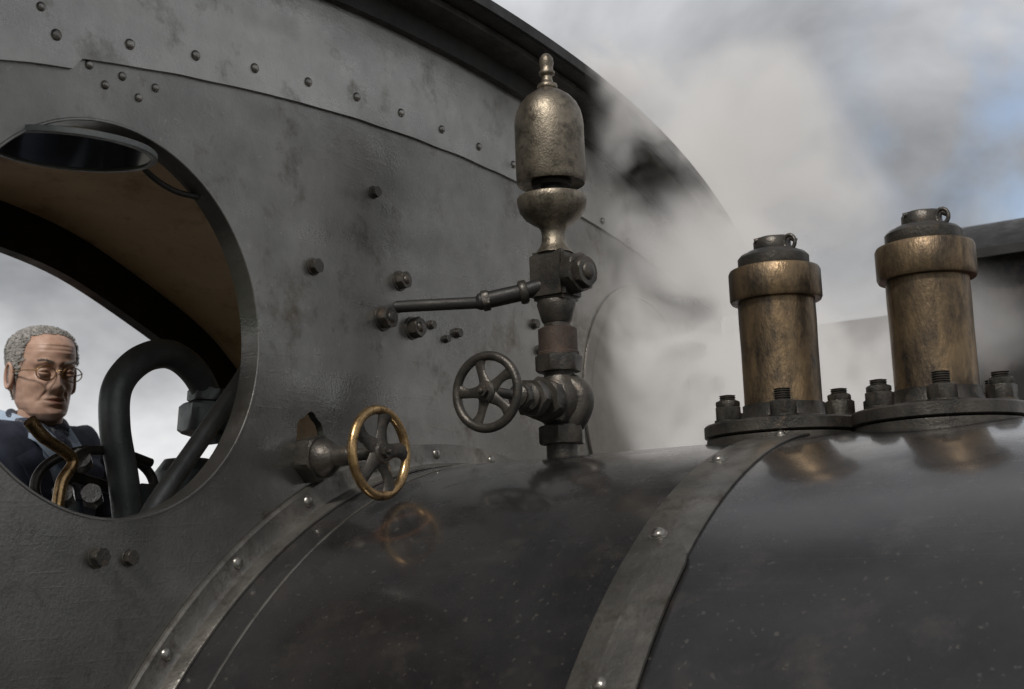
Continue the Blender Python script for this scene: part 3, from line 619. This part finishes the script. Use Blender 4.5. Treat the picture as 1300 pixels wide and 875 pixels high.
# ================================================================== STEAM (volume)
def steam(name,lo,hi,blobs,dens,nsc=2.6,rate=2.5,em=.2,t0=.42,t1=.62,warp=.45):
    bm=bmesh.new(); box(bm,lo,hi); 
    m=bpy.data.materials.new(name+'_vol'); m.use_nodes=True; nt=m.node_tree; nt.nodes.clear(); L=nt.links.new
    out=N(nt,'ShaderNodeOutputMaterial'); pv=N(nt,'ShaderNodeVolumePrincipled'); L(pv.outputs[0],out.inputs['Volume'])
    pv.inputs['Color'].default_value=(.98,.965,.95,1); pv.inputs['Anisotropy'].default_value=.0
    tc=N(nt,'ShaderNodeTexCoord')
    nw=N(nt,'ShaderNodeTexNoise'); nw.inputs['Scale'].default_value=nsc*.55; nw.inputs['Detail'].default_value=1; L(tc.outputs['Object'],nw.inputs['Vector'])
    sub=N(nt,'ShaderNodeVectorMath',operation='SUBTRACT'); L(nw.outputs['Color'],sub.inputs[0]); sub.inputs[1].default_value=(.5,.5,.5)
    sc=N(nt,'ShaderNodeVectorMath',operation='SCALE'); L(sub.outputs[0],sc.inputs[0]); sc.inputs['Scale'].default_value=warp
    ad=N(nt,'ShaderNodeVectorMath',operation='ADD'); L(tc.outputs['Object'],ad.inputs[0]); L(sc.outputs[0],ad.inputs[1])
    tot=None
    for (c,r,w) in blobs:
        s1=N(nt,'ShaderNodeVectorMath',operation='SUBTRACT'); L(ad.outputs[0],s1.inputs[0]); s1.inputs[1].default_value=c
        s2=N(nt,'ShaderNodeVectorMath',operation='DIVIDE'); L(s1.outputs[0],s2.inputs[0]); s2.inputs[1].default_value=r
        ln=N(nt,'ShaderNodeVectorMath',operation='LENGTH'); L(s2.outputs[0],ln.inputs[0])
        mr=N(nt,'ShaderNodeMapRange',interpolation_type='SMOOTHSTEP'); mr.inputs[1].default_value=1; mr.inputs[2].default_value=.1; mr.inputs[3].default_value=0; mr.inputs[4].default_value=w; L(ln.outputs['Value'],mr.inputs[0])
        if tot is None: tot=mr.outputs[0]
        else:
            a=N(nt,'ShaderNodeMath',operation='ADD'); L(tot,a.inputs[0]); L(mr.outputs[0],a.inputs[1]); tot=a.outputs[0]
    n2=N(nt,'ShaderNodeTexNoise'); n2.inputs['Scale'].default_value=nsc; n2.inputs['Detail'].default_value=2.5; n2.inputs['Roughness'].default_value=.6; L(ad.outputs[0],n2.inputs['Vector'])
    m2=N(nt,'ShaderNodeMapRange'); m2.inputs[1].default_value=t0; m2.inputs[2].default_value=t1; L(n2.outputs[0],m2.inputs[0])
    mu=N(nt,'ShaderNodeMath',operation='MULTIPLY'); L(tot,mu.inputs[0]); L(m2.outputs[0],mu.inputs[1])
    mu2=N(nt,'ShaderNodeMath',operation='MULTIPLY'); L(mu.outputs[0],mu2.inputs[0]); mu2.inputs[1].default_value=dens
    L(mu2.outputs[0],pv.inputs['Density'])
    mu3=N(nt,'ShaderNodeMath',operation='MULTIPLY'); L(mu2.outputs[0],mu3.inputs[0]); mu3.inputs[1].default_value=em  # glow put into the steam by density, standing in for multiply scattered light
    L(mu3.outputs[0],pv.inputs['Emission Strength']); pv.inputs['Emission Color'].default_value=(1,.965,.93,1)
    try: m.cycles.volume_step_rate=rate
    except Exception: pass
    return add(name,bm,m,None,False)
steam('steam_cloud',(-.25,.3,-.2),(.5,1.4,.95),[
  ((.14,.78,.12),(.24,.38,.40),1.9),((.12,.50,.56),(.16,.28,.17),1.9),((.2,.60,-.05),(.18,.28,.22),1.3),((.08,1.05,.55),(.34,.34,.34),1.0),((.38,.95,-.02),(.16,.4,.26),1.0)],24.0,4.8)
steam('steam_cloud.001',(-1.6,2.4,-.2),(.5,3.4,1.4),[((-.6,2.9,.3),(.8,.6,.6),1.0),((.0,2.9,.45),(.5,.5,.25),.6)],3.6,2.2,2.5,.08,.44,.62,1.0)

# ================================================================== WORLD
w=bpy.data.worlds.new('World'); scene.world=w; w.use_nodes=True; nt=w.node_tree; nt.nodes.clear(); L=nt.links.new
SUN=Vector((.21,-.68,.70)).normalized()
elev=math.asin(SUN.z); az=math.atan2(SUN.x,SUN.y)
out=N(nt,'ShaderNodeOutputWorld'); bg=N(nt,'ShaderNodeBackground'); bg.inputs[1].default_value=.1; L(bg.outputs[0],out.inputs[0])
sky=N(nt,'ShaderNodeTexSky'); sky.sky_type='NISHITA'; sky.sun_disc=False; sky.sun_elevation=elev; sky.sun_rotation=az
tc=N(nt,'ShaderNodeTexCoord'); mp=N(nt,'ShaderNodeMapping'); mp.inputs['Scale'].default_value=(1,1,1.6); L(tc.outputs['Generated'],mp.inputs[0])
n1=N(nt,'ShaderNodeTexNoise'); n1.inputs['Scale'].default_value=3.4; n1.inputs['Detail'].default_value=6; n1.inputs['Roughness'].default_value=.52; n1.inputs['Distortion'].default_value=.3; L(mp.outputs[0],n1.inputs['Vector'])
cr=N(nt,'ShaderNodeValToRGB'); e=cr.color_ramp.elements; e[0].position=.36; e[0].color=(.5,.51,.53,1); e[1].position=.64; e[1].color=(1.4,1.4,1.4,1); L(n1.outputs[0],cr.inputs[0])
sx=N(nt,'ShaderNodeSeparateXYZ'); L(tc.outputs['Generated'],sx.inputs[0])
el=N(nt,'ShaderNodeValToRGB'); e=el.color_ramp.elements; e[0].position=.08; e[0].color=(8.8,8.8,8.8,1); e[1].position=.9; e[1].color=(2.6,2.65,2.8,1); x=e.new(.28); x.color=(3.9,3.95,4.05,1); x=e.new(.5); x.color=(6.4,6.5,6.7,1); L(sx.outputs[2],el.inputs[0])
cm=N(nt,'ShaderNodeVectorMath',operation='MULTIPLY'); L(cr.outputs[0],cm.inputs[0]); L(el.outputs[0],cm.inputs[1])
n2=N(nt,'ShaderNodeTexNoise'); n2.inputs['Scale'].default_value=7; n2.inputs['Detail'].default_value=5; L(tc.outputs['Generated'],n2.inputs['Vector'])
dd=N(nt,'ShaderNodeVectorMath',operation='DISTANCE'); L(tc.outputs['Generated'],dd.inputs[0]); dd.inputs[1].default_value=(-.12,.935,.31)
dm=N(nt,'ShaderNodeMapRange',interpolation_type='SMOOTHSTEP'); dm.inputs[1].default_value=.2; dm.inputs[2].default_value=.04; dm.inputs[4].default_value=.8; L(dd.outputs['Value'],dm.inputs[0])
c2=N(nt,'ShaderNodeValToRGB'); c2.color_ramp.elements[0].position=.42; c2.color_ramp.elements[1].position=.6; L(n2.outputs[0],c2.inputs[0])
fm=N(nt,'ShaderNodeMath',operation='MULTIPLY'); L(c2.outputs[0],fm.inputs[0]); L(dm.outputs[0],fm.inputs[1])
sk=N(nt,'ShaderNodeVectorMath',operation='SCALE'); L(sky.outputs[0],sk.inputs[0]); sk.inputs['Scale'].default_value=1.6
mx=N(nt,'ShaderNodeMix',data_type='RGBA'); L(fm.outputs[0],mx.inputs[0]); L(cm.outputs[0],mx.inputs[6]); L(sk.outputs[0],mx.inputs[7]); L(mx.outputs[2],bg.inputs[0])
sd=bpy.data.lights.new('sun','SUN'); sd.energy=2.4; sd.angle=rad(8); sd.color=(1,.94,.86); so=bpy.data.objects.new('sun',sd); scene.collection.objects.link(so)
so.rotation_euler=SUN.to_track_quat('Z','Y').to_euler()

# ================================================================== CAMERA
cd=bpy.data.cameras.new('camera'); cam=bpy.data.objects.new('camera',cd); scene.collection.objects.link(cam); scene.camera=cam
yaw,pit,rol=rad(57.7637),rad(9.6333),rad(-2.058)
F=Vector((-math.cos(yaw)*math.cos(pit),math.sin(yaw)*math.cos(pit),math.sin(pit))); R=Vector((math.sin(yaw),math.cos(yaw),0)); U=R.cross(F)
c,s=math.cos(rol),math.sin(rol); R2=R*c+U*s; U2=U*c-R*s
mw=Matrix((R2,U2,-F)).transposed().to_4x4(); mw.translation=(1.2024,-1.7239,-.3062); cam.matrix_world=mw
cd.sensor_width=36; cd.lens=1648.6/1300*36; cd.clip_start=.05; cd.clip_end=2000
cd.dof.use_dof=True; cd.dof.focus_distance=1.95; cd.dof.aperture_fstop=11
